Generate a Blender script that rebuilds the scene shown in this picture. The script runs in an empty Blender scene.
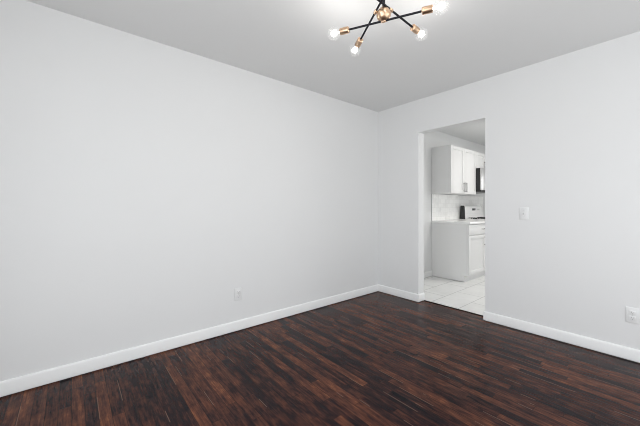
import bpy, bmesh, math, random
from mathutils import Vector, Matrix

random.seed(7)
S = bpy.context.scene
C = S.collection
PI = math.pi

# ---------------------------------------------------------------- camera, world, light, exposure
CAM_Z = 1.145
cam_d = bpy.data.cameras.new('camera')
cam = bpy.data.objects.new('camera', cam_d)
C.objects.link(cam)
cam_d.sensor_width = 36.0
cam_d.lens = 298.0 / 640.0 * 36.0
cam_d.shift_y = -6.0 / 640.0
cam_d.clip_start = 0.02
cam.location = (0, 0, CAM_Z)
cam.rotation_euler = (PI / 2, 0, math.radians(50.2))
S.camera = cam

S.view_settings.view_transform = 'Standard'
S.view_settings.look = 'None'
S.view_settings.gamma = 1
S.view_settings.use_curve_mapping = False
S.view_settings.exposure = -0.1
S.cycles.use_denoising = True
S.cycles.filter_width = 1.0
S.cycles.max_bounces = 16
S.cycles.diffuse_bounces = 10
S.cycles.transparent_max_bounces = 16
S.cycles.sample_clamp_indirect = 6.0

wd = bpy.data.worlds.new('sky')
S.world = wd
wd.use_nodes = True
wn = wd.node_tree.nodes
bg = wn['Background']
sky = wn.new('ShaderNodeTexSky')
sky.sky_type = 'HOSEK_WILKIE'
sky.sun_direction = Vector((0.3, 0.5, 0.8)).normalized()
sky.turbidity = 5.0
wd.node_tree.links.new(sky.outputs[0], bg.inputs[0])
bg.inputs[1].default_value = 1.0


def area_light(name, loc, rot, sx, sy, watts, col, spread=180):
    """area light"""
    d = bpy.data.lights.new(name, 'AREA')
    d.shape = 'RECTANGLE'
    d.size, d.size_y = sx, sy
    d.energy = watts
    d.color = col
    d.spread = math.radians(spread)
    o = bpy.data.objects.new(name, d)
    o.location = loc
    o.rotation_euler = rot
    C.objects.link(o)
    return o


XL, XR = -2.61, 1.0          # left / right wall faces (both rooms)
YN, YP, YK, YF = -1.0, 3.205, 3.325, 7.0   # near wall, partition faces, kitchen end wall
H = 2.437
DX0, DX1, DH = -1.998, -1.243, 2.045        # doorway
WIN_N = (-1.5, 0.85, 0.06, 2.1)            # near wall window x0 x1 z0 z1
WIN_R = (0.15, 3.0, 0.12, 2.15)             # right wall, dining room y0 y1 z0 z1
WIN_K_FILL = (-0.6, 0.75, 0.95, 2.1)             # added, unseen window to light the kitchen, end wall x0 x1 z0 z1
DAY = (0.985, 0.99, 0.985)
area_light('daylight_near', ((WIN_N[0] + WIN_N[1]) / 2, YN - 0.16, 1.1), (PI / 2, 0, 0), 2.25, 1.95, 68, (0.97, 0.99, 1.0))
area_light('daylight_right', (XR + 0.16, (WIN_R[0] + WIN_R[1]) / 2, 1.1), (PI / 2, 0, PI / 2), 2.75, 1.95, 47, DAY)
area_light('fill_daylight_kitchen', ((WIN_K_FILL[0] + WIN_K_FILL[1]) / 2, YF + 0.16, 1.52), (PI / 2, 0, PI), 1.3, 1.1, 44, DAY)  # daylight from the invented kitchen window, added to brighten the kitchen
area_light('kitchen_fill_light', (-1.2, 5.1, H - 0.02), (0, 0, 0), 0.5, 0.5, 17, (1.0, 0.965, 0.91))  # unseen fill lamp without fixture, added to brighten the kitchen


# ---------------------------------------------------------------- materials
def mat(name, col, rough=0.5, metal=0.0, spec=0.5, coat=0.0, noise=0.0, nscale=40.0, bump=0.0, bscale=200.0):
    m = bpy.data.materials.new(name)
    m.use_nodes = True
    nt = m.node_tree
    b = nt.nodes['Principled BSDF']
    b.inputs['Base Color'].default_value = (*col, 1)
    b.inputs['Roughness'].default_value = rough
    b.inputs['Metallic'].default_value = metal
    b.inputs['Specular IOR Level'].default_value = spec
    b.inputs['Coat Weight'].default_value = coat
    tc = nt.nodes.new('ShaderNodeTexCoord')
    if noise > 0:
        n = nt.nodes.new('ShaderNodeTexNoise')
        n.inputs['Scale'].default_value = nscale
        n.inputs['Detail'].default_value = 4
        nt.links.new(tc.outputs['Object'], n.inputs['Vector'])
        r = nt.nodes.new('ShaderNodeMapRange')
        r.inputs['To Min'].default_value = 1 - noise
        r.inputs['To Max'].default_value = 1 + noise
        nt.links.new(n.outputs[0], r.inputs['Value'])
        mx = nt.nodes.new('ShaderNodeVectorMath')
        mx.operation = 'SCALE'
        mx.inputs[0].default_value = col
        nt.links.new(r.outputs[0], mx.inputs['Scale'])
        nt.links.new(mx.outputs[0], b.inputs['Base Color'])
    if bump > 0:
        n2 = nt.nodes.new('ShaderNodeTexNoise')
        n2.inputs['Scale'].default_value = bscale
        n2.inputs['Detail'].default_value = 3
        nt.links.new(tc.outputs['Object'], n2.inputs['Vector'])
        bp = nt.nodes.new('ShaderNodeBump')
        bp.inputs['Strength'].default_value = bump
        bp.inputs['Distance'].default_value = 0.002
        nt.links.new(n2.outputs[0], bp.inputs['Height'])
        nt.links.new(bp.outputs[0], b.inputs['Normal'])
    return m


class NT:
    """tiny node-building helper"""
    def __init__(self, m):
        self.t = m.node_tree

    def math(self, op, a, b=None, c=None):
        n = self.t.nodes.new('ShaderNodeMath')
        n.operation = op
        for i, v in enumerate((a, b, c)):
            if v is None:
                continue
            if isinstance(v, (int, float)):
                n.inputs[i].default_value = v
            else:
                self.t.links.new(v, n.inputs[i])
        return n.outputs[0]

    def comb(self, x, y, z=0.0):
        n = self.t.nodes.new('ShaderNodeCombineXYZ')
        for i, v in enumerate((x, y, z)):
            if isinstance(v, (int, float)):
                n.inputs[i].default_value = v
            else:
                self.t.links.new(v, n.inputs[i])
        return n.outputs[0]

    def white(self, vec):
        n = self.t.nodes.new('ShaderNodeTexWhiteNoise')
        n.noise_dimensions = '3D'
        self.t.links.new(vec, n.inputs['Vector'])
        return n.outputs['Value']

    def noise(self, vec, scale, detail=4, rough=0.55):
        n = self.t.nodes.new('ShaderNodeTexNoise')
        n.inputs['Scale'].default_value = scale
        n.inputs['Detail'].default_value = detail
        n.inputs['Roughness'].default_value = rough
        self.t.links.new(vec, n.inputs['Vector'])
        return n.outputs[0]

    def ramp(self, fac, stops):
        n = self.t.nodes.new('ShaderNodeValToRGB')
        e = n.color_ramp.elements
        e[0].position, e[0].color = stops[0][0], (*stops[0][1], 1)
        e[1].position, e[1].color = stops[-1][0], (*stops[-1][1], 1)
        for p, c in stops[1:-1]:
            k = e.new(p)
            k.color = (*c, 1)
        self.t.links.new(fac, n.inputs[0])
        return n.outputs[0]

    def mixc(self, fac, a, b, blend='MIX'):
        n = self.t.nodes.new('ShaderNodeMix')
        n.data_type = 'RGBA'
        n.blend_type = blend
        for sock, v in ((n.inputs[0], fac), (n.inputs[6], a), (n.inputs[7], b)):
            if isinstance(v, (int, float)):
                sock.default_value = v
            elif isinstance(v, tuple):
                sock.default_value = (*v, 1)
            else:
                self.t.links.new(v, sock)
        return n.outputs[2]

    def xyz(self):
        tc = self.t.nodes.new('ShaderNodeTexCoord')
        s = self.t.nodes.new('ShaderNodeSeparateXYZ')
        self.t.links.new(tc.outputs['Object'], s.inputs[0])
        return s.outputs, tc.outputs['Object']

    def bump(self, h, strength, dist):
        n = self.t.nodes.new('ShaderNodeBump')
        n.inputs['Strength'].default_value = strength
        n.inputs['Distance'].default_value = dist
        self.t.links.new(h, n.inputs['Height'])
        return n.outputs[0]


def wood_floor_mat():
    m = mat('dark stained oak strips', (0.05, 0.03, 0.02), 0.3)
    N = NT(m)
    b = m.node_tree.nodes['Principled BSDF']
    (x, y, z), _ = N.xyz()
    W = 0.057
    v = N.math('DIVIDE', y, W)
    row = N.math('FLOOR', v)
    fv = N.math('FRACT', v)
    r1 = N.white(N.comb(row, 3.7, 1.3))
    r2 = N.white(N.comb(row, 9.1, 5.2))
    L = N.math('MULTIPLY_ADD', r2, 0.85, 0.5)
    u = N.math('ADD', N.math('DIVIDE', x, L), N.math('MULTIPLY', r1, 17.0))
    col = N.math('FLOOR', u)
    fu = N.math('FRACT', u)
    pid = N.white(N.comb(row, col, 2.2))
    pid2 = N.white(N.comb(row, col, 8.8))
    # slow drift so neighbouring boards sometimes share a tone
    drift = N.noise(N.comb(N.math('MULTIPLY', x, 0.9), N.math('MULTIPLY', y, 2.0)), 1.3, 2)
    grain = N.noise(N.comb(N.math('ADD', N.math('MULTIPLY', x, 5.0), N.math('MULTIPLY', pid2, 40.0)),
                           N.math('MULTIPLY', y, 75.0), N.math('MULTIPLY', pid, 9.0)), 1.0, 6, 0.62)
    fine = N.noise(N.comb(N.math('MULTIPLY', x, 9.0), N.math('MULTIPLY', y, 150.0), pid), 1.0, 4, 0.65)
    mottle = N.noise(N.comb(N.math('MULTIPLY', x, 16.0), N.math('MULTIPLY', y, 42.0), pid2), 1.0, 5, 0.65)
    blotch = N.noise(N.comb(N.math('ADD', N.math('MULTIPLY', x, 4.5), N.math('MULTIPLY', pid2, 13.0)),
                            N.math('MULTIPLY', y, 16.0), pid), 1.0, 4, 0.6)
    t = N.math('MULTIPLY', pid, 0.43)
    t = N.math('ADD', t, N.math('MULTIPLY', N.math('SUBTRACT', grain, 0.5), 0.8))
    t = N.math('ADD', t, N.math('MULTIPLY', N.math('SUBTRACT', blotch, 0.5), 1.0))
    t = N.math('ADD', t, N.math('MULTIPLY', N.math('SUBTRACT', drift, 0.5), 0.4))
    t = N.math('ADD', t, N.math('MULTIPLY', N.math('SUBTRACT', fine, 0.5), 0.75))
    t = N.math('ADD', t, N.math('MULTIPLY', N.math('SUBTRACT', mottle, 0.5), 0.9))
    t = N.math('ADD', t, 0.19)
    c = N.ramp(t, [(0.0, (0.007, 0.006, 0.009)), (0.25, (0.022, 0.011, 0.012)), (0.5, (0.066, 0.025, 0.018)),
                   (0.76, (0.125, 0.045, 0.026)), (1.0, (0.24, 0.092, 0.040))])
    # seams between strips and at board ends
    e1 = N.math('MINIMUM', fv, N.math('SUBTRACT', 1.0, fv))
    e2 = N.math('MULTIPLY', N.math('MINIMUM', fu, N.math('SUBTRACT', 1.0, fu)), N.math('DIVIDE', L, W))
    edge = N.math('MINIMUM', e1, e2)
    seam = N.math('SUBTRACT', 1.0, N.math('SMOOTH_MIN', N.math('DIVIDE', edge, 0.045), 1.0, 0.1))
    seam = N.math('MAXIMUM', seam, 0.0)
    c = N.mixc(N.math('MULTIPLY', seam, 0.9), c, (0.008, 0.005, 0.005))
    # a few worn pale scratches along the seams
    wear = N.noise(N.comb(N.math('MULTIPLY', x, 2.4), N.math('MULTIPLY', row, 3.3), 4.0), 1.0, 2)
    wl = N.math('MULTIPLY', N.math('GREATER_THAN', wear, 0.60), N.math('LESS_THAN', N.math('ABSOLUTE', N.math('SUBTRACT', fv, 0.06)), 0.035))
    c = N.mixc(N.math('MULTIPLY', wl, 0.55), c, (0.24, 0.14, 0.10))
    m.node_tree.links.new(c, b.inputs['Base Color'])
    rr = N.math('MULTIPLY_ADD', blotch, 0.14, 0.15)
    m.node_tree.links.new(rr, b.inputs['Roughness'])
    h = N.math('ADD', N.math('MULTIPLY', seam, -1.0), N.math('MULTIPLY', grain, 0.25))
    h = N.math('ADD', h, N.math('MULTIPLY', pid2, 0.2))
    m.node_tree.links.new(N.bump(h, 0.15, 0.002), b.inputs['Normal'])
    b.inputs['Specular IOR Level'].default_value = 0.4
    b.inputs['IOR'].default_value = 1.22
    return m


def tile_floor_mat():
    m = mat('white floor tile', (0.8, 0.8, 0.8), 0.22)
    N = NT(m)
    b = m.node_tree.nodes['Principled BSDF']
    (x, y, z), o = N.xyz()
    W, L = 0.324, 0.63
    v = N.math('DIVIDE', N.math('ADD', x, 2.226 + W * 20), W)
    row = N.math('FLOOR', v)
    fv = N.math('FRACT', v)
    u = N.math('ADD', N.math('DIVIDE', N.math('SUBTRACT', y, 3.67), L), N.math('MULTIPLY', N.math('MODULO', row, 2.0), 0.5))
    u = N.math('ADD', u, 20.0)
    fu = N.math('FRACT', u)
    e1 = N.math('MULTIPLY', N.math('MINIMUM', fv, N.math('SUBTRACT', 1.0, fv)), W)
    e2 = N.math('MULTIPLY', N.math('MINIMUM', fu, N.math('SUBTRACT', 1.0, fu)), L)
    e = N.math('MINIMUM', e1, e2)
    g = N.math('LESS_THAN', e, 0.004)
    vein = N.noise(o, 3.0, 6, 0.65)
    c = N.ramp(vein, [(0.3, (0.77, 0.77, 0.76)), (0.6, (0.86, 0.86, 0.85))])
    c = N.mixc(g, c, (0.50, 0.50, 0.50))
    m.node_tree.links.new(c, b.inputs['Base Color'])
    m.node_tree.links.new(N.bump(N.math('MULTIPLY', g, -1.0), 0.4, 0.002), b.inputs['Normal'])
    return m


def splash_tile_mat():
    m = mat('pale marble subway tile', (0.8, 0.8, 0.8), 0.4)
    N = NT(m)
    b = m.node_tree.nodes['Principled BSDF']
    (x, y, z), o = N.xyz()
    W, L = 0.0755, 0.152
    v = N.math('DIVIDE', z, W)
    row = N.math('FLOOR', v)
    fv = N.math('FRACT', v)
    u = N.math('ADD', N.math('DIVIDE', y, L), N.math('MULTIPLY', N.math('MODULO', row, 2.0), 0.5))
    fu = N.math('FRACT', u)
    tid = N.white(N.comb(row, N.math('FLOOR', u), 1.0))
    e1 = N.math('MULTIPLY', N.math('MINIMUM', fv, N.math('SUBTRACT', 1.0, fv)), W)
    e2 = N.math('MULTIPLY', N.math('MINIMUM', fu, N.math('SUBTRACT', 1.0, fu)), L)
    g = N.math('LESS_THAN', N.math('MINIMUM', e1, e2), 0.002)
    vein = N.noise(o, 9.0, 6, 0.7)
    k = N.math('ADD', N.math('MULTIPLY', vein, 0.7), N.math('MULTIPLY', tid, 0.3))
    c = N.ramp(k, [(0.3, (0.82, 0.82, 0.81)), (0.55, (0.93, 0.93, 0.92))])
    c = N.mixc(g, c, (0.80, 0.80, 0.79))
    m.node_tree.links.new(c, b.inputs['Base Color'])
    m.node_tree.links.new(N.bump(N.math('MULTIPLY', g, -1.0), 0.5, 0.002), b.inputs['Normal'])
    return m


def glass_mat(name, milk):
    """thin clear glass that lets light straight through, with a glossy skin and a trace of haze"""
    m = bpy.data.materials.new(name)
    m.use_nodes = True
    nt = m.node_tree
    nt.nodes.remove(nt.nodes['Principled BSDF'])
    out = nt.nodes['Material Output']
    tr = nt.nodes.new('ShaderNodeBsdfTransparent')
    gl = nt.nodes.new('ShaderNodeBsdfGlossy')
    gl.inputs['Roughness'].default_value = 0.03
    df = nt.nodes.new('ShaderNodeBsdfTranslucent')
    df.inputs['Color'].default_value = (0.95, 0.95, 0.95, 1)
    lw = nt.nodes.new('ShaderNodeLayerWeight')
    lw.inputs['Blend'].default_value = 0.35
    m1 = nt.nodes.new('ShaderNodeMixShader')
    m2 = nt.nodes.new('ShaderNodeMixShader')
    m1.inputs[0].default_value = milk
    nt.links.new(tr.outputs[0], m1.inputs[1])
    nt.links.new(df.outputs[0], m1.inputs[2])
    sc = nt.nodes.new('ShaderNodeMath')
    sc.operation = 'MULTIPLY'
    sc.inputs[1].default_value = 0.12
    nt.links.new(lw.outputs['Fresnel'], sc.inputs[0])
    nt.links.new(sc.outputs[0], m2.inputs[0])
    nt.links.new(m1.outputs[0], m2.inputs[1])
    nt.links.new(gl.outputs[0], m2.inputs[2])
    nt.links.new(m2.outputs[0], out.inputs[0])
    return m


def glow_mat(name, col, strength):
    m = mat(name, col, 0.5)
    b = m.node_tree.nodes['Principled BSDF']
    b.inputs['Emission Color'].default_value = (*col, 1)
    b.inputs['Emission Strength'].default_value = strength
    return m


M = {
    'wall': mat('white wall paint', (0.74, 0.745, 0.748), 0.62, noise=0.012, nscale=2.5, bump=0.06, bscale=160),
    'ceil': mat('white ceiling paint', (0.74, 0.745, 0.745), 0.8, noise=0.012, nscale=2.0, bump=0.08, bscale=120),
    'trim': mat('white semigloss trim', (0.83, 0.835, 0.835), 0.35, noise=0.008, nscale=5),
    'wood': wood_floor_mat(),
    'edge': mat('dark wood edge', (0.008, 0.005, 0.005), 0.8, spec=0.1, noise=0.2, nscale=30),
    'tile': tile_floor_mat(),
    'splash': splash_tile_mat(),
    'cab': mat('white cabinet lacquer', (0.74, 0.74, 0.74), 0.5, noise=0.008, nscale=6),
    'counter': mat('white quartz', (0.84, 0.84, 0.84), 0.2, noise=0.03, nscale=25),
    'nickel': mat('dark brushed nickel', (0.24, 0.24, 0.24), 0.35, metal=0.9, noise=0.06, nscale=60),
    'steel': mat('brushed steel', (0.62, 0.62, 0.62), 0.3, metal=0.85, noise=0.04, nscale=60),
    'enamel': mat('white appliance enamel', (0.85, 0.85, 0.85), 0.2, noise=0.006, nscale=8),
    'black': mat('black appliance enamel', (0.012, 0.012, 0.013), 0.3, noise=0.1, nscale=10),
    'iron': mat('cast iron', (0.02, 0.02, 0.02), 0.6, noise=0.2, nscale=50),
    'display': mat('dark display glass', (0.06, 0.06, 0.065), 0.15, noise=0.05, nscale=30),
    'plastic': mat('white wall plate plastic', (0.75, 0.755, 0.757), 0.3, noise=0.006, nscale=30),
    'slot': mat('dark slot', (0.05, 0.05, 0.05), 0.6, noise=0.05, nscale=30),
    'brass': mat('satin brass', (0.63, 0.44, 0.30), 0.34, metal=1.0, noise=0.05, nscale=50),
    'blackmetal': mat('matte black metal', (0.008, 0.008, 0.012), 0.55, spec=0.25, noise=0.1, nscale=40),
    'bulb': glass_mat('bulb glass', 0.018),
    'pane': glass_mat('window glass', 0.0),
    'glow': glow_mat('glowing filament', (1.0, 0.97, 0.93), 3.5),
}


# ---------------------------------------------------------------- mesh helpers
def box(bm, x0, x1, y0, y1, z0, z1, bev=0.0, seg=2):
    g = bmesh.ops.create_cube(bm, size=1.0)
    vs = g['verts']
    for v in vs:
        v.co = Vector(((x0 + x1) / 2 + v.co.x * (x1 - x0), (y0 + y1) / 2 + v.co.y * (y1 - y0), (z0 + z1) / 2 + v.co.z * (z1 - z0)))
    if bev > 0:
        es = list({e for v in vs for e in v.link_edges})
        bmesh.ops.bevel(bm, geom=es, offset=bev, segments=seg, affect='EDGES', profile=0.5)


def lathe(bm, prof, p=(0, 0, 0), axis=(0, 0, 1), n=32):
    """prof: list of (radius, height along axis)"""
    p = Vector(p)
    q = Vector((0, 0, 1)).rotation_difference(Vector(axis).normalized())
    rings = []
    for r, h in prof:
        if r < 1e-6:
            rings.append([bm.verts.new(p + q @ Vector((0, 0, h)))])
        else:
            rings.append([bm.verts.new(p + q @ Vector((r * math.cos(2 * PI * i / n), r * math.sin(2 * PI * i / n), h))) for i in range(n)])
    for a, b in zip(rings, rings[1:]):
        for i in range(n):
            j = (i + 1) % n
            if len(a) == 1 and len(b) == 1:
                continue
            if len(a) == 1:
                bm.faces.new((a[0], b[j], b[i]))
            elif len(b) == 1:
                bm.faces.new((a[i], a[j], b[0]))
            else:
                bm.faces.new((a[i], a[j], b[j], b[i]))
    for rg, flip in ((rings[0], True), (rings[-1], False)):
        if len(rg) > 1:
            bm.faces.new(list(reversed(rg)) if flip else rg)


def rod(bm, a, b, r, n=16):
    a, b = Vector(a), Vector(b)
    L = (b - a).length
    c = min(r * 0.3, L * 0.2)
    lathe(bm, [(r - c, 0), (r, c), (r, L - c), (r - c, L)], a, b - a, n)


def tube(bm, pts, r, n=10):
    """bent tube through points"""
    pts = [Vector(p) for p in pts]
    rings = []
    up = None
    for i, p in enumerate(pts):
        d = (pts[min(i + 1, len(pts) - 1)] - pts[max(i - 1, 0)]).normalized()
        if up is None:
            up = d.orthogonal().normalized()
        up = (up - d * up.dot(d)).normalized()
        w = d.cross(up)
        rings.append([bm.verts.new(p + r * (up * math.cos(2 * PI * k / n) + w * math.sin(2 * PI * k / n))) for k in range(n)])
    for a, b in zip(rings, rings[1:]):
        for i in range(n):
            j = (i + 1) % n
            bm.faces.new((a[i], a[j], b[j], b[i]))
    bm.faces.new(list(reversed(rings[0])))
    bm.faces.new(rings[-1])


def obj(name, bm, m, parent=None, smooth=True):
    bmesh.ops.recalc_face_normals(bm, faces=bm.faces[:])
    me = bpy.data.meshes.new(name)
    bm.to_mesh(me)
    bm.free()
    me.materials.append(m)
    if smooth:
        for p in me.polygons:
            p.use_smooth = True
        me.set_sharp_from_angle(angle=math.radians(35))
    o = bpy.data.objects.new(name, me)
    C.objects.link(o)
    if parent is not None:
        o.parent = parent
    return o


def thing(name, label, cat, loc=(0, 0, 0), rz=0.0, group=None):
    o = bpy.data.objects.new(name, None)
    o.empty_display_size = 0.1
    C.objects.link(o)
    o.location = loc
    o.rotation_euler = (0, 0, rz)
    o['label'] = label
    o['category'] = cat
    if group:
        o['group'] = group
    return o


def tag(o, label, cat, group=None):
    o['label'] = label
    o['category'] = cat
    if group:
        o['group'] = group
    return o


def struct(name, bm, m, label=None, cat=None, parent=None):
    o = obj(name, bm, m, parent)
    if parent is None:
        o['kind'] = 'structure'
        if label:
            o['label'] = label
            o['category'] = cat
    return o


def B(*a, **k):
    bm = bmesh.new()
    box(bm, *a, **k)
    return bm


def panel_wall(axis, c0, c1, u0, u1, z0, z1, holes):
    """wall slab between c0 and c1 on the given axis, spanning u, z, with rectangular holes"""
    bm = bmesh.new()
    us = sorted({u0, u1, *[h[0] for h in holes], *[h[1] for h in holes]})
    zs = sorted({z0, z1, *[h[2] for h in holes], *[h[3] for h in holes]})

    def P(c, u, z):
        return bm.verts.new((c, u, z) if axis == 'x' else (u, c, z))

    def solid(i, j):
        if i < 0 or j < 0 or i >= len(us) - 1 or j >= len(zs) - 1:
            return False
        um, zm = (us[i] + us[i + 1]) / 2, (zs[j] + zs[j + 1]) / 2
        return not any(h[0] < um < h[1] and h[2] < zm < h[3] for h in holes)

    for i in range(len(us) - 1):
        for j in range(len(zs) - 1):
            if not solid(i, j):
                continue
            a, b, c, d = us[i], us[i + 1], zs[j], zs[j + 1]
            for cc in (c0, c1):
                bm.faces.new((P(cc, a, c), P(cc, b, c), P(cc, b, d), P(cc, a, d)))
            if not solid(i - 1, j):
                bm.faces.new((P(c0, a, c), P(c1, a, c), P(c1, a, d), P(c0, a, d)))
            if not solid(i + 1, j):
                bm.faces.new((P(c0, b, c), P(c1, b, c), P(c1, b, d), P(c0, b, d)))
            if not solid(i, j - 1):
                bm.faces.new((P(c0, a, c), P(c1, a, c), P(c1, b, c), P(c0, b, c)))
            if not solid(i, j + 1):
                bm.faces.new((P(c0, a, d), P(c1, a, d), P(c1, b, d), P(c0, b, d)))
    bmesh.ops.remove_doubles(bm, verts=bm.verts[:], dist=1e-5)
    return bm


# ---------------------------------------------------------------- room shell
T = 0.12
YS = 3.302   # where the strip floor ends and the tile begins
struct('floor', B(XL - T, XR + T, YN - T, YS, -0.06, 0.0), M['wood'], 'dark brown oak strip floor of the dining room', 'floor')
struct('floor_kitchen', B(XL - T, XR + T, YS + 0.022, YF + T, -0.06, 0.003), M['tile'], 'white tiled kitchen floor beyond the doorway', 'floor')
struct('trim_threshold', B(DX0 + 0.0135, DX1 - 0.0135, YS, YS + 0.022, -0.05, 0.005, bev=0.001), M['edge'], 'dark wood threshold strip in the doorway', 'threshold')
struct('ceiling', B(XL - T, XR + T, YN - T, YF + T, H, H + 0.1), M['ceil'])
struct('wall_left', B(XL - T, XL, YN - T, YF + T, -0.06, H), M['wall'])
struct('wall_back', panel_wall('y', YP, YK, XL, XR, -0.06, H, [(DX0, DX1, -0.06, DH)]), M['wall'])
struct('wall_right', panel_wall('x', XR, XR + T, YN - T, YF + T, -0.06, H, [WIN_R]), M['wall'])
struct('wall_front', panel_wall('y', YN - T, YN, XL, XR, -0.06, H, [WIN_N]), M['wall'])
struct('wall_far', panel_wall('y', YF, YF + T, XL, XR, -0.06, H, [WIN_K_FILL]), M['wall'])


def baseboard(name, axis, face, d, a, b):
    """d = direction the board projects from the wall face"""
    t, h = 0.013, 0.094
    bm = bmesh.new()
    prof = [(0, 0.010), (t, 0.010), (t, h - 0.012), (t - 0.002, h - 0.006), (t - 0.006, h - 0.001), (0, h)]
    ends = []
    for u in (a, b):
        ends.append([bm.verts.new((face + d * p, u, z) if axis == 'x' else (u, face + d * p, z)) for p, z in prof])
    n = len(prof)
    for i in range(n):
        j = (i + 1) % n
        bm.faces.new((ends[0][i], ends[0][j], ends[1][j], ends[1][i]))
    bm.faces.new(ends[0])
    bm.faces.new(list(reversed(ends[1])))
    return struct(name, bm, M['trim'])


baseboard('baseboard_left', 'x', XL, 1, YN, YP)
baseboard('baseboard_back', 'y', YP, -1, XL + 0.013, DX0)
baseboard('baseboard_back_right', 'y', YP, -1, DX1, XR - 0.013)
baseboard('baseboard_jamb_left', 'x', DX0, 1, YP - 0.013, YK)
baseboard('baseboard_jamb_right', 'x', DX1, -1, YP - 0.013, YK)
baseboard('baseboard_right', 'x', XR, -1, YN, YP)
baseboard('baseboard_front', 'y', YN, 1, XL + 0.013, XR - 0.013)
baseboard('baseboard_kitchen_left', 'x', XL, 1, YK, 4.578)


def window(n, axis, c0, c1, h, inward):
    u0, u1, z0, z1 = h
    bm = bmesh.new()
    cm = (c0 + c1) / 2
    um = (u0 + u1) / 2

    def bx(a, b, c, d, w=0.035):
        if axis == 'x':
            box(bm, cm - w / 2, cm + w / 2, a, b, c, d, 0.004)
        else:
            box(bm, a, b, cm - w / 2, cm + w / 2, c, d, 0.004)
    f = 0.05
    bx(u0, u0 + f, z0, z1); bx(u1 - f, u1, z0, z1); bx(u0, u1, z0, z0 + f); bx(u0, u1, z1 - f, z1)
    bx(um - 0.025, um + 0.025, z0, z1)
    bx(u0, u1, (z0 + z1) / 2 - 0.02, (z0 + z1) / 2 + 0.02)
    w = struct('window_%d' % n, bm, M['trim'])
    p = bmesh.new()
    if axis == 'x':
        box(p, cm - 0.003, cm + 0.003, u0 + f, u1 - f, z0 + f, z1 - f)
    else:
        box(p, u0 + f, u1 - f, cm - 0.003, cm + 0.003, z0 + f, z1 - f)
    obj('pane', p, M['pane'], w)
    s = bmesh.new()
    a, b = sorted((c0 if inward > 0 else c1, (c1 + 0.03) if inward > 0 else (c0 - 0.03)))
    if axis == 'x':
        box(s, a, b, u0 - 0.04, u1 + 0.04, z0 - 0.025, z0 - 0.001, 0.004)
    else:
        box(s, u0 - 0.04, u1 + 0.04, a, b, z0 - 0.025, z0 - 0.001, 0.004)
    return w


window(1, 'y', YN - T, YN, WIN_N, 1)
window(2, 'x', XR, XR + T, WIN_R, -1)
window(3, 'y', YF, YF + T, WIN_K_FILL, -1)  # unseen kitchen window, added as an opening for its light


# ---------------------------------------------------------------- kitchen, seen through the doorway
Y0, Y1, Y2 = 4.58, 5.52, 6.29       # end of cabinets, cabinet / range joint, range end
G = 0.002


def shaker(bm, x, y0, y1, z0, z1, rail=0.057, t=0.019):
    """frame-and-panel front in the y-z plane, face towards +x, back at x"""
    box(bm, x, x + t, y0, y0 + rail, z0, z1, 0.0012)
    box(bm, x, x + t, y1 - rail, y1, z0, z1, 0.0012)
    box(bm, x, x + t, y0 + rail, y1 - rail, z0, z0 + rail, 0.0012)
    box(bm, x, x + t, y0 + rail, y1 - rail, z1 - rail, z1, 0.0012)
    box(bm, x, x + t * 0.45, y0 + rail - 0.003, y1 - rail + 0.003, z0 + rail - 0.003, z1 - rail + 0.003)


def bar_handle(x, y, z, length, vertical, parent):
    bm = bmesh.new()
    h = length / 2
    if vertical:
        rod(bm, (x + 0.03, y, z - h), (x + 0.03, y, z + h), 0.0075)
        for s in (-1, 1):
            rod(bm, (x, y, z + s * h * 0.75), (x + 0.031, y, z + s * h * 0.75), 0.0045)
    else:
        rod(bm, (x + 0.03, y - h, z), (x + 0.03, y + h, z), 0.006)
        for s in (-1, 1):
            rod(bm, (x, y + s * h * 0.75, z), (x + 0.031, y + s * h * 0.75, z), 0.0045)
    o = obj('handle', bm, M['nickel'], parent)
    o['label'] = 'dark metal bar handle'
    return o


# base cabinet
XB = -2.025      # carcass front of the base cabinets (doors add 19 mm)
bc = thing('base_cabinet', 'white base cabinet with a drawer and bar handles under the kitchen countertop', 'cabinet', (XL, Y0, 0))
bm = bmesh.new()
d = XB - XL
prof = [(G, 0.009), (d - 0.056, 0.009), (d - 0.056, 0.105), (d, 0.105), (d, 0.882), (G, 0.882)]
r0 = [bm.verts.new((x, 0, z)) for x, z in prof]
r1 = [bm.verts.new((x, Y1 - Y0 - G, z)) for x, z in prof]
bm.faces.new(r0)
bm.faces.new(list(reversed(r1)))
for i in range(len(prof)):
    j = (i + 1) % len(prof)
    bm.faces.new((r0[i], r0[j], r1[j], r1[i]))
obj('body', bm, M['cab'], bc, smooth=False)
obj('toe_kick', B(d - 0.0555, d - 0.05, 0.0, Y1 - Y0 - G, 0.0035, 0.1045), M['cab'], bc)
w = Y1 - Y0 - G
bm = B(d + 0.0005, d + 0.0195, 0.004, w - 0.004, 0.715, 0.872, bev=0.0015)
dr = obj('drawer', bm, M['cab'], bc)
bar_handle(d + 0.0195, w / 2 + 0.03, 0.795, 0.13, False, dr)
for y0, y1, hy in ((0.004, 0.585, 0.55), (0.588, w - 0.004, 0.623)):
    bm = bmesh.new()
    shaker(bm, d + 0.0005, y0, y1, 0.112, 0.705)
    dd = obj('door', bm, M['cab'], bc)
    bar_handle(d + 0.0195, hy, 0.60, 0.16, True, dd)

tag(obj('countertop', B(XL + G, XB + 0.045, Y0 - 0.012, Y1 - 0.003, 0.8835, 0.915, bev=0.003), M['counter']),
    'white stone countertop slab on the base cabinet, left of the range', 'countertop')

sp = tag(obj('backsplash', B(XL + 0.0005, XL + 0.009, Y0, Y2 + 0.3, 0.916, 1.362), M['splash']),
         'pale marbled tile backsplash between countertop and wall cabinets', 'backsplash')
obj('edge_trim', B(XL + 0.0005, XL + 0.011, Y0 - 0.006, Y0 - 0.0002, 0.916, 1.362), M['steel'], sp)['label'] = 'grey metal tile edge strip'

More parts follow.
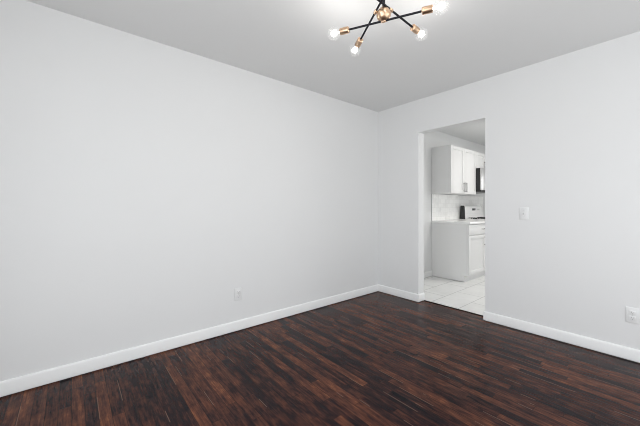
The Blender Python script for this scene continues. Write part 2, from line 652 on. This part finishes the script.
# wall cabinets
XU = -2.301
uc = thing('wall_cabinet', 'tall white two-door wall cabinet above the countertop, left of the microwave', 'cabinet', (XL, Y0, 1.366))
d = XU - XL
UH = 0.762
YU = Y1 - 0.03
w = YU - Y0 - G
obj('body', B(G, d, 0, w, 0, UH, bev=0.001), M['cab'], uc)
for y0, y1, hy in ((0.003, w / 2 - 0.0015, w / 2 - 0.035), (w / 2 + 0.0015, w - 0.003, w / 2 + 0.035)):
    bm = bmesh.new()
    shaker(bm, d + 0.0005, y0, y1, 0.003, UH - 0.003)
    dd = obj('door', bm, M['cab'], uc)
    bar_handle(d + 0.0195, hy, 0.105, 0.16, True, dd)

uw = Y2 - Y1
uc2 = thing('wall_cabinet', 'short white wall cabinet directly over the microwave', 'cabinet', (XL, YU, 1.832))
obj('body', B(G, d, 0.002, uw, 0, 0.296, bev=0.001), M['cab'], uc2)
for y0, y1, hy in ((0.004, uw / 2 - 0.0015, uw / 2 - 0.035), (uw / 2 + 0.0015, uw - 0.002, uw / 2 + 0.035)):
    bm = bmesh.new()
    shaker(bm, d + 0.0005, y0, y1, 0.003, 0.293)
    dd = obj('door', bm, M['cab'], uc2)
    bar_handle(d + 0.0195, hy, 0.09, 0.11, True, dd)

# microwave over the range
mw = thing('microwave', 'black over-range microwave beside the white wall cabinets', 'microwave', (XL, YU, 1.415))
obj('body', B(0.012, 0.395, 0.005, uw - 0.002, 0.0, 0.415, bev=0.004), M['black'], mw)
md = obj('door', B(0.396, 0.422, 0.005, uw - 0.17, 0.03, 0.415, bev=0.004), M['steel'], mw)
md['label'] = 'silver door'
obj('window', B(0.4215, 0.424, 0.20, uw - 0.25, 0.09, 0.35, bev=0.001), M['display'], md)['label'] = 'dark glass window'
bm = bmesh.new()
rod(bm, (0.455, uw - 0.20, 0.07), (0.455, uw - 0.20, 0.38), 0.008)
for z in (0.1, 0.35):
    rod(bm, (0.42, uw - 0.20, z), (0.455, uw - 0.20, z), 0.006)
obj('handle', bm, M['steel'], md)
cp = obj('control_panel', B(0.396, 0.422, uw - 0.168, uw - 0.002, 0.03, 0.415, bev=0.004), M['black'], mw)
obj('vent_grille', B(0.396, 0.415, 0.005, uw - 0.002, 0.0, 0.028, bev=0.002), M['black'], mw)

# range
rg = thing('kitchen_range', 'white range with black sides and raised back panel beside the countertop', 'range', (XL, Y1, 0.0035))
rw = uw - 0.006
bm = B(0.02, 0.60, 0.003, rw, 0.02, 0.895, bev=0.003)
obj('body', bm, M['black'], rg)
for x in (0.07, 0.55):
    for y in (0.06, rw - 0.06):
        bm = bmesh.new()
        lathe(bm, [(0.018, 0), (0.018, 0.02)], (x, y, 0), n=16)
        obj('foot', bm, M['black'], rg)
ct = obj('cooktop', B(0.02, 0.645, 0.001, rw + 0.002, 0.896, 0.918, bev=0.006), M['enamel'], rg)
od = obj('oven_door', B(0.601, 0.64, 0.006, rw - 0.003, 0.22, 0.80, bev=0.006), M['enamel'], rg)
obj('window', B(0.6395, 0.642, 0.13, rw - 0.13, 0.36, 0.62, bev=0.001), M['display'], od)
bm = bmesh.new()
rod(bm, (0.685, 0.05, 0.75), (0.685, rw - 0.05, 0.75), 0.011)
for y in (0.09, rw - 0.09):
    rod(bm, (0.64, y, 0.75), (0.685, y, 0.75), 0.008)
obj('handle', bm, M['enamel'], od)
obj('bottom_drawer', B(0.601, 0.636, 0.006, rw - 0.003, 0.05, 0.212, bev=0.006), M['enamel'], rg)
kp = obj('knob_panel', B(0.601, 0.645, 0.003, rw, 0.808, 0.893, bev=0.006), M['enamel'], rg)
for k in range(5):
    bm = bmesh.new()
    lathe(bm, [(0.022, 0), (0.021, 0.012), (0.016, 0.028), (0.0, 0.029)], (0.645, 0.09 + k * (rw - 0.18) / 4, 0.85), (1, 0, 0), 24)
    obj('knob', bm, M['black'], kp)
# burners with cast grates
for cx in (0.22, 0.48):
    for cy in (0.19, rw - 0.19):
        bm = bmesh.new()
        lathe(bm, [(0.05, 0), (0.05, 0.006), (0.035, 0.008), (0.035, 0.014), (0.0, 0.015)], (cx, cy, 0.918), n=24)
        obj('burner', bm, M['iron'], rg)
        bm = bmesh.new()
        for a in range(4):
            dx, dy = math.cos(a * PI / 2 + PI / 4), math.sin(a * PI / 2 + PI / 4)
            box(bm, cx + min(dx, 0) * 0 + dx * 0.065 - 0.004, cx + dx * 0.065 + 0.004, cy + dy * 0.065 - 0.004, cy + dy * 0.065 + 0.004, 0.918, 0.942)
        for s in (-1, 1):
            box(bm, cx - 0.10, cx + 0.10, cy + s * 0.046 - 0.004, cy + s * 0.046 + 0.004, 0.936, 0.946, 0.001)
            box(bm, cx + s * 0.046 - 0.004, cx + s * 0.046 + 0.004, cy - 0.10, cy + 0.10, 0.936, 0.946, 0.001)
        obj('grate', bm, M['iron'], rg)
# back panel: black end cheeks, white sloped face in two tiers
bm = bmesh.new()
prof = [(0.022, 0.9185), (0.122, 0.9185), (0.112, 1.150), (0.095, 1.166), (0.050, 1.168), (0.040, 1.16)]
for y0, y1 in ((0.003, 0.011),):
    r0 = [bm.verts.new((x, y0, z)) for x, z in prof]
    r1 = [bm.verts.new((x, y1, z)) for x, z in prof]
    bm.faces.new(r0); bm.faces.new(list(reversed(r1)))
    for i in range(len(prof)):
        j = (i + 1) % len(prof)
        bm.faces.new((r0[i], r0[j], r1[j], r1[i]))
obj('end_cheek', bm, M['black'], rg)['label'] = 'black end of the back panel'
bm = bmesh.new()
prof = [(0.022, 0.9185), (0.126, 0.9185), (0.121, 1.018), (0.109, 1.018), (0.109, 1.028), (0.121, 1.028), (0.115, 1.150), (0.098, 1.168), (0.050, 1.170), (0.040, 1.16)]
r0 = [bm.verts.new((x, 0.0115, z)) for x, z in prof]
r1 = [bm.verts.new((x, rw, z)) for x, z in prof]
bm.faces.new(r0); bm.faces.new(list(reversed(r1)))
for i in range(len(prof)):
    j = (i + 1) % len(prof)
    bm.faces.new((r0[i], r0[j], r1[j], r1[i]))
bp = obj('back_panel', bm, M['enamel'], rg)
obj('clock_display', B(0.117, 0.1215, 0.31, 0.45, 1.075, 1.115, bev=0.001), M['display'], bp)
for k in range(4):
    obj('button', B(0.117, 0.1215, 0.50 + k * 0.035, 0.525 + k * 0.035, 1.08, 1.10, bev=0.001), M['steel'], bp)


# ---------------------------------------------------------------- wall plates
def plate_part(parent, hw=0.035, hh=0.0575):
    bm = bmesh.new()
    box(bm, -hw, hw, -0.006, -0.0003, -hh, hh, 0.0025, 3)
    return obj('cover_plate', bm, M['plastic'], parent)


def screw(parent, z):
    bm = bmesh.new()
    lathe(bm, [(0.0034, 0), (0.0030, 0.0012), (0.0, 0.0014)], (0, -0.006, z), (0, -1, 0), 14)
    return obj('screw', bm, M['steel'], parent)


def outlet(label, loc, rz):
    t = thing('electrical_outlet', label, 'outlet', loc, rz)
    p = plate_part(t)
    screw(p, 0)
    for s in (-1, 1):
        bm = bmesh.new()
        box(bm, -0.0165, 0.0165, -0.0085, -0.006, s * 0.0195 - 0.0145, s * 0.0195 + 0.0145, 0.001)
        r = obj('receptacle', bm, M['plastic'], t)
        bm = bmesh.new()
        z = s * 0.0195
        box(bm, -0.0078, -0.0055, -0.0089, -0.0082, z - 0.001, z + 0.008)
        box(bm, 0.0055, 0.0078, -0.0089, -0.0082, z - 0.001, z + 0.007)
        lathe(bm, [(0.0026, 0), (0.0026, 0.0007)], (0, -0.0082, z - 0.0075), (0, -1, 0), 12)
        obj('slots', bm, M['slot'], r)['label'] = 'dark plug slots'
    return t


outlet('white outlet low on the long left wall above the baseboard', (XL, 1.186, 0.338), PI / 2)
outlet('white outlet low on the right-hand wall at the photo edge', (-0.214, YP, 0.340), 0)

sw = thing('light_switch', 'white toggle light switch on the wall right of the doorway', 'switch', (-0.906, YP, 1.085))
p = plate_part(sw)
screw(p, 0.03)
screw(p, -0.03)
bm = bmesh.new()
box(bm, -0.0055, 0.0055, -0.0075, -0.0058, -0.013, 0.013, 0.0008)
tp = obj('toggle_slot', bm, M['plastic'], sw)
bm = bmesh.new()
box(bm, -0.0042, 0.0042, -0.009, 0.009, -0.0045, 0.0045, 0.0012)
bmesh.ops.rotate(bm, verts=bm.verts[:], cent=(0, 0, 0), matrix=Matrix.Rotation(math.radians(28), 3, 'X'))
bmesh.ops.translate(bm, verts=bm.verts[:], vec=(0, -0.0105, -0.004))
obj('toggle', bm, M['plastic'], tp)


# ---------------------------------------------------------------- ceiling light
HUB = Vector((-1.064, 1.355, 2.232))
ch = thing('chandelier', 'black and brass starburst ceiling light with clear globe bulbs', 'ceiling light', tuple(HUB))
bm = bmesh.new()
lathe(bm, [(0.0, -0.046), (0.006, -0.044), (0.007, -0.040)] + [(0.040 * math.sin(a), -0.040 * math.cos(a)) for a in [0.22 + i * (PI - 0.44) / 22 for i in range(23)]] + [(0.009, 0.042), (0.0, 0.043)], n=40)
obj('hub', bm, M['brass'], ch)
bm = bmesh.new()
lathe(bm, [(0.008, 0.040), (0.008, H - HUB.z - 0.02)], n=20)
obj('stem', bm, M['blackmetal'], ch)
bm = bmesh.new()
ch_h = H - HUB.z
lathe(bm, [(0.0, ch_h - 0.034), (0.02, ch_h - 0.033), (0.058, ch_h - 0.028), (0.064, ch_h - 0.022), (0.064, ch_h - 0.001)], n=48)
obj('canopy', bm, M['brass'], ch)

R1 = Vector((math.cos(math.radians(50.2)), math.sin(math.radians(50.2)), 0))    # to the photo's right
A_mid = Vector((0.0, 0.0, -0.035))
A_dir = Vector((0.538, 0.267, 0.0))
B_mid = -0.046 * R1 + Vector((0, 0, 0.016))
B_dir = Vector((-1.362, 1.4345, 2.1803)) - HUB - B_mid
C_mid = 0.042 * R1 + Vector((0, 0, 0.026))
C_dir = Vector((-1.0305, 1.683, 2.2307)) - HUB - C_mid
BULB = 0.30


def point_light(loc, parent):
    d = bpy.data.lights.new('bulb_light', 'POINT')
    d.energy = 1.75
    d.color = (1.0, 0.97, 0.935)
    d.shadow_soft_size = 0.03
    o = bpy.data.objects.new('bulb_light', d)
    C.objects.link(o)
    o.parent = parent
    o.location = loc


for mid, dr_ in ((A_mid, A_dir), (B_mid, B_dir), (C_mid, C_dir)):
    dr_ = dr_.normalized()
    bm = bmesh.new()
    rod(bm, mid - dr_ * 0.215, mid + dr_ * 0.215, 0.0058, 16)
    obj('rod', bm, M['blackmetal'], ch)
    # brass clamp joining the rod to the hub
    bm = bmesh.new()
    rod(bm, mid - dr_ * 0.012, mid + dr_ * 0.012, 0.0095, 20)
    n_ = mid.normalized()
    rod(bm, n_ * 0.034, mid, 0.006, 16)
    obj('clamp', bm, M['brass'], ch)
    for s in (-1, 1):
        ax = dr_ * s
        bm = bmesh.new()
        lathe(bm, [(0.006, 0.203), (0.016, 0.206), (0.0192, 0.209), (0.0192, 0.257), (0.0182, 0.260), (0.0145, 0.260), (0.0145, 0.250), (0.0, 0.250)], mid, ax, 28)
        obj('socket', bm, M['brass'], ch)
        # globe bulb: neck in the socket, round glass
        prof = [(0.0125, 0.251), (0.0130, 0.262)]
        r, cz = 0.0395, 0.302
        a0 = math.asin(0.0165 / r)
        for i in range(19):
            a = a0 + (PI - a0) * i / 18
            prof.append((max(r * math.sin(a), 0.0), cz - r * math.cos(a)))
        prof[-1] = (0.0, cz + r)
        bm = bmesh.new()
        lathe(bm, prof, mid, ax, 32)
        bu = obj('bulb', bm, M['bulb'], ch)
        bu['label'] = 'clear glass globe bulb'
        # smooth glowing core, enlarged to include the glare of the lit bulb
        bm = bmesh.new()
        fp = [(0.0045, 0.256), (0.005, 0.276)]
        for k in range(2, 15):
            a = PI * k / 14
            fp.append((0.0175 * math.sin(a) if k < 14 else 0.0, 0.300 - 0.021 * math.cos(a)))
        lathe(bm, fp, mid, ax, 24)
        obj('core', bm, M['glow'], bu)
        point_light(mid + ax * 0.302, bu)
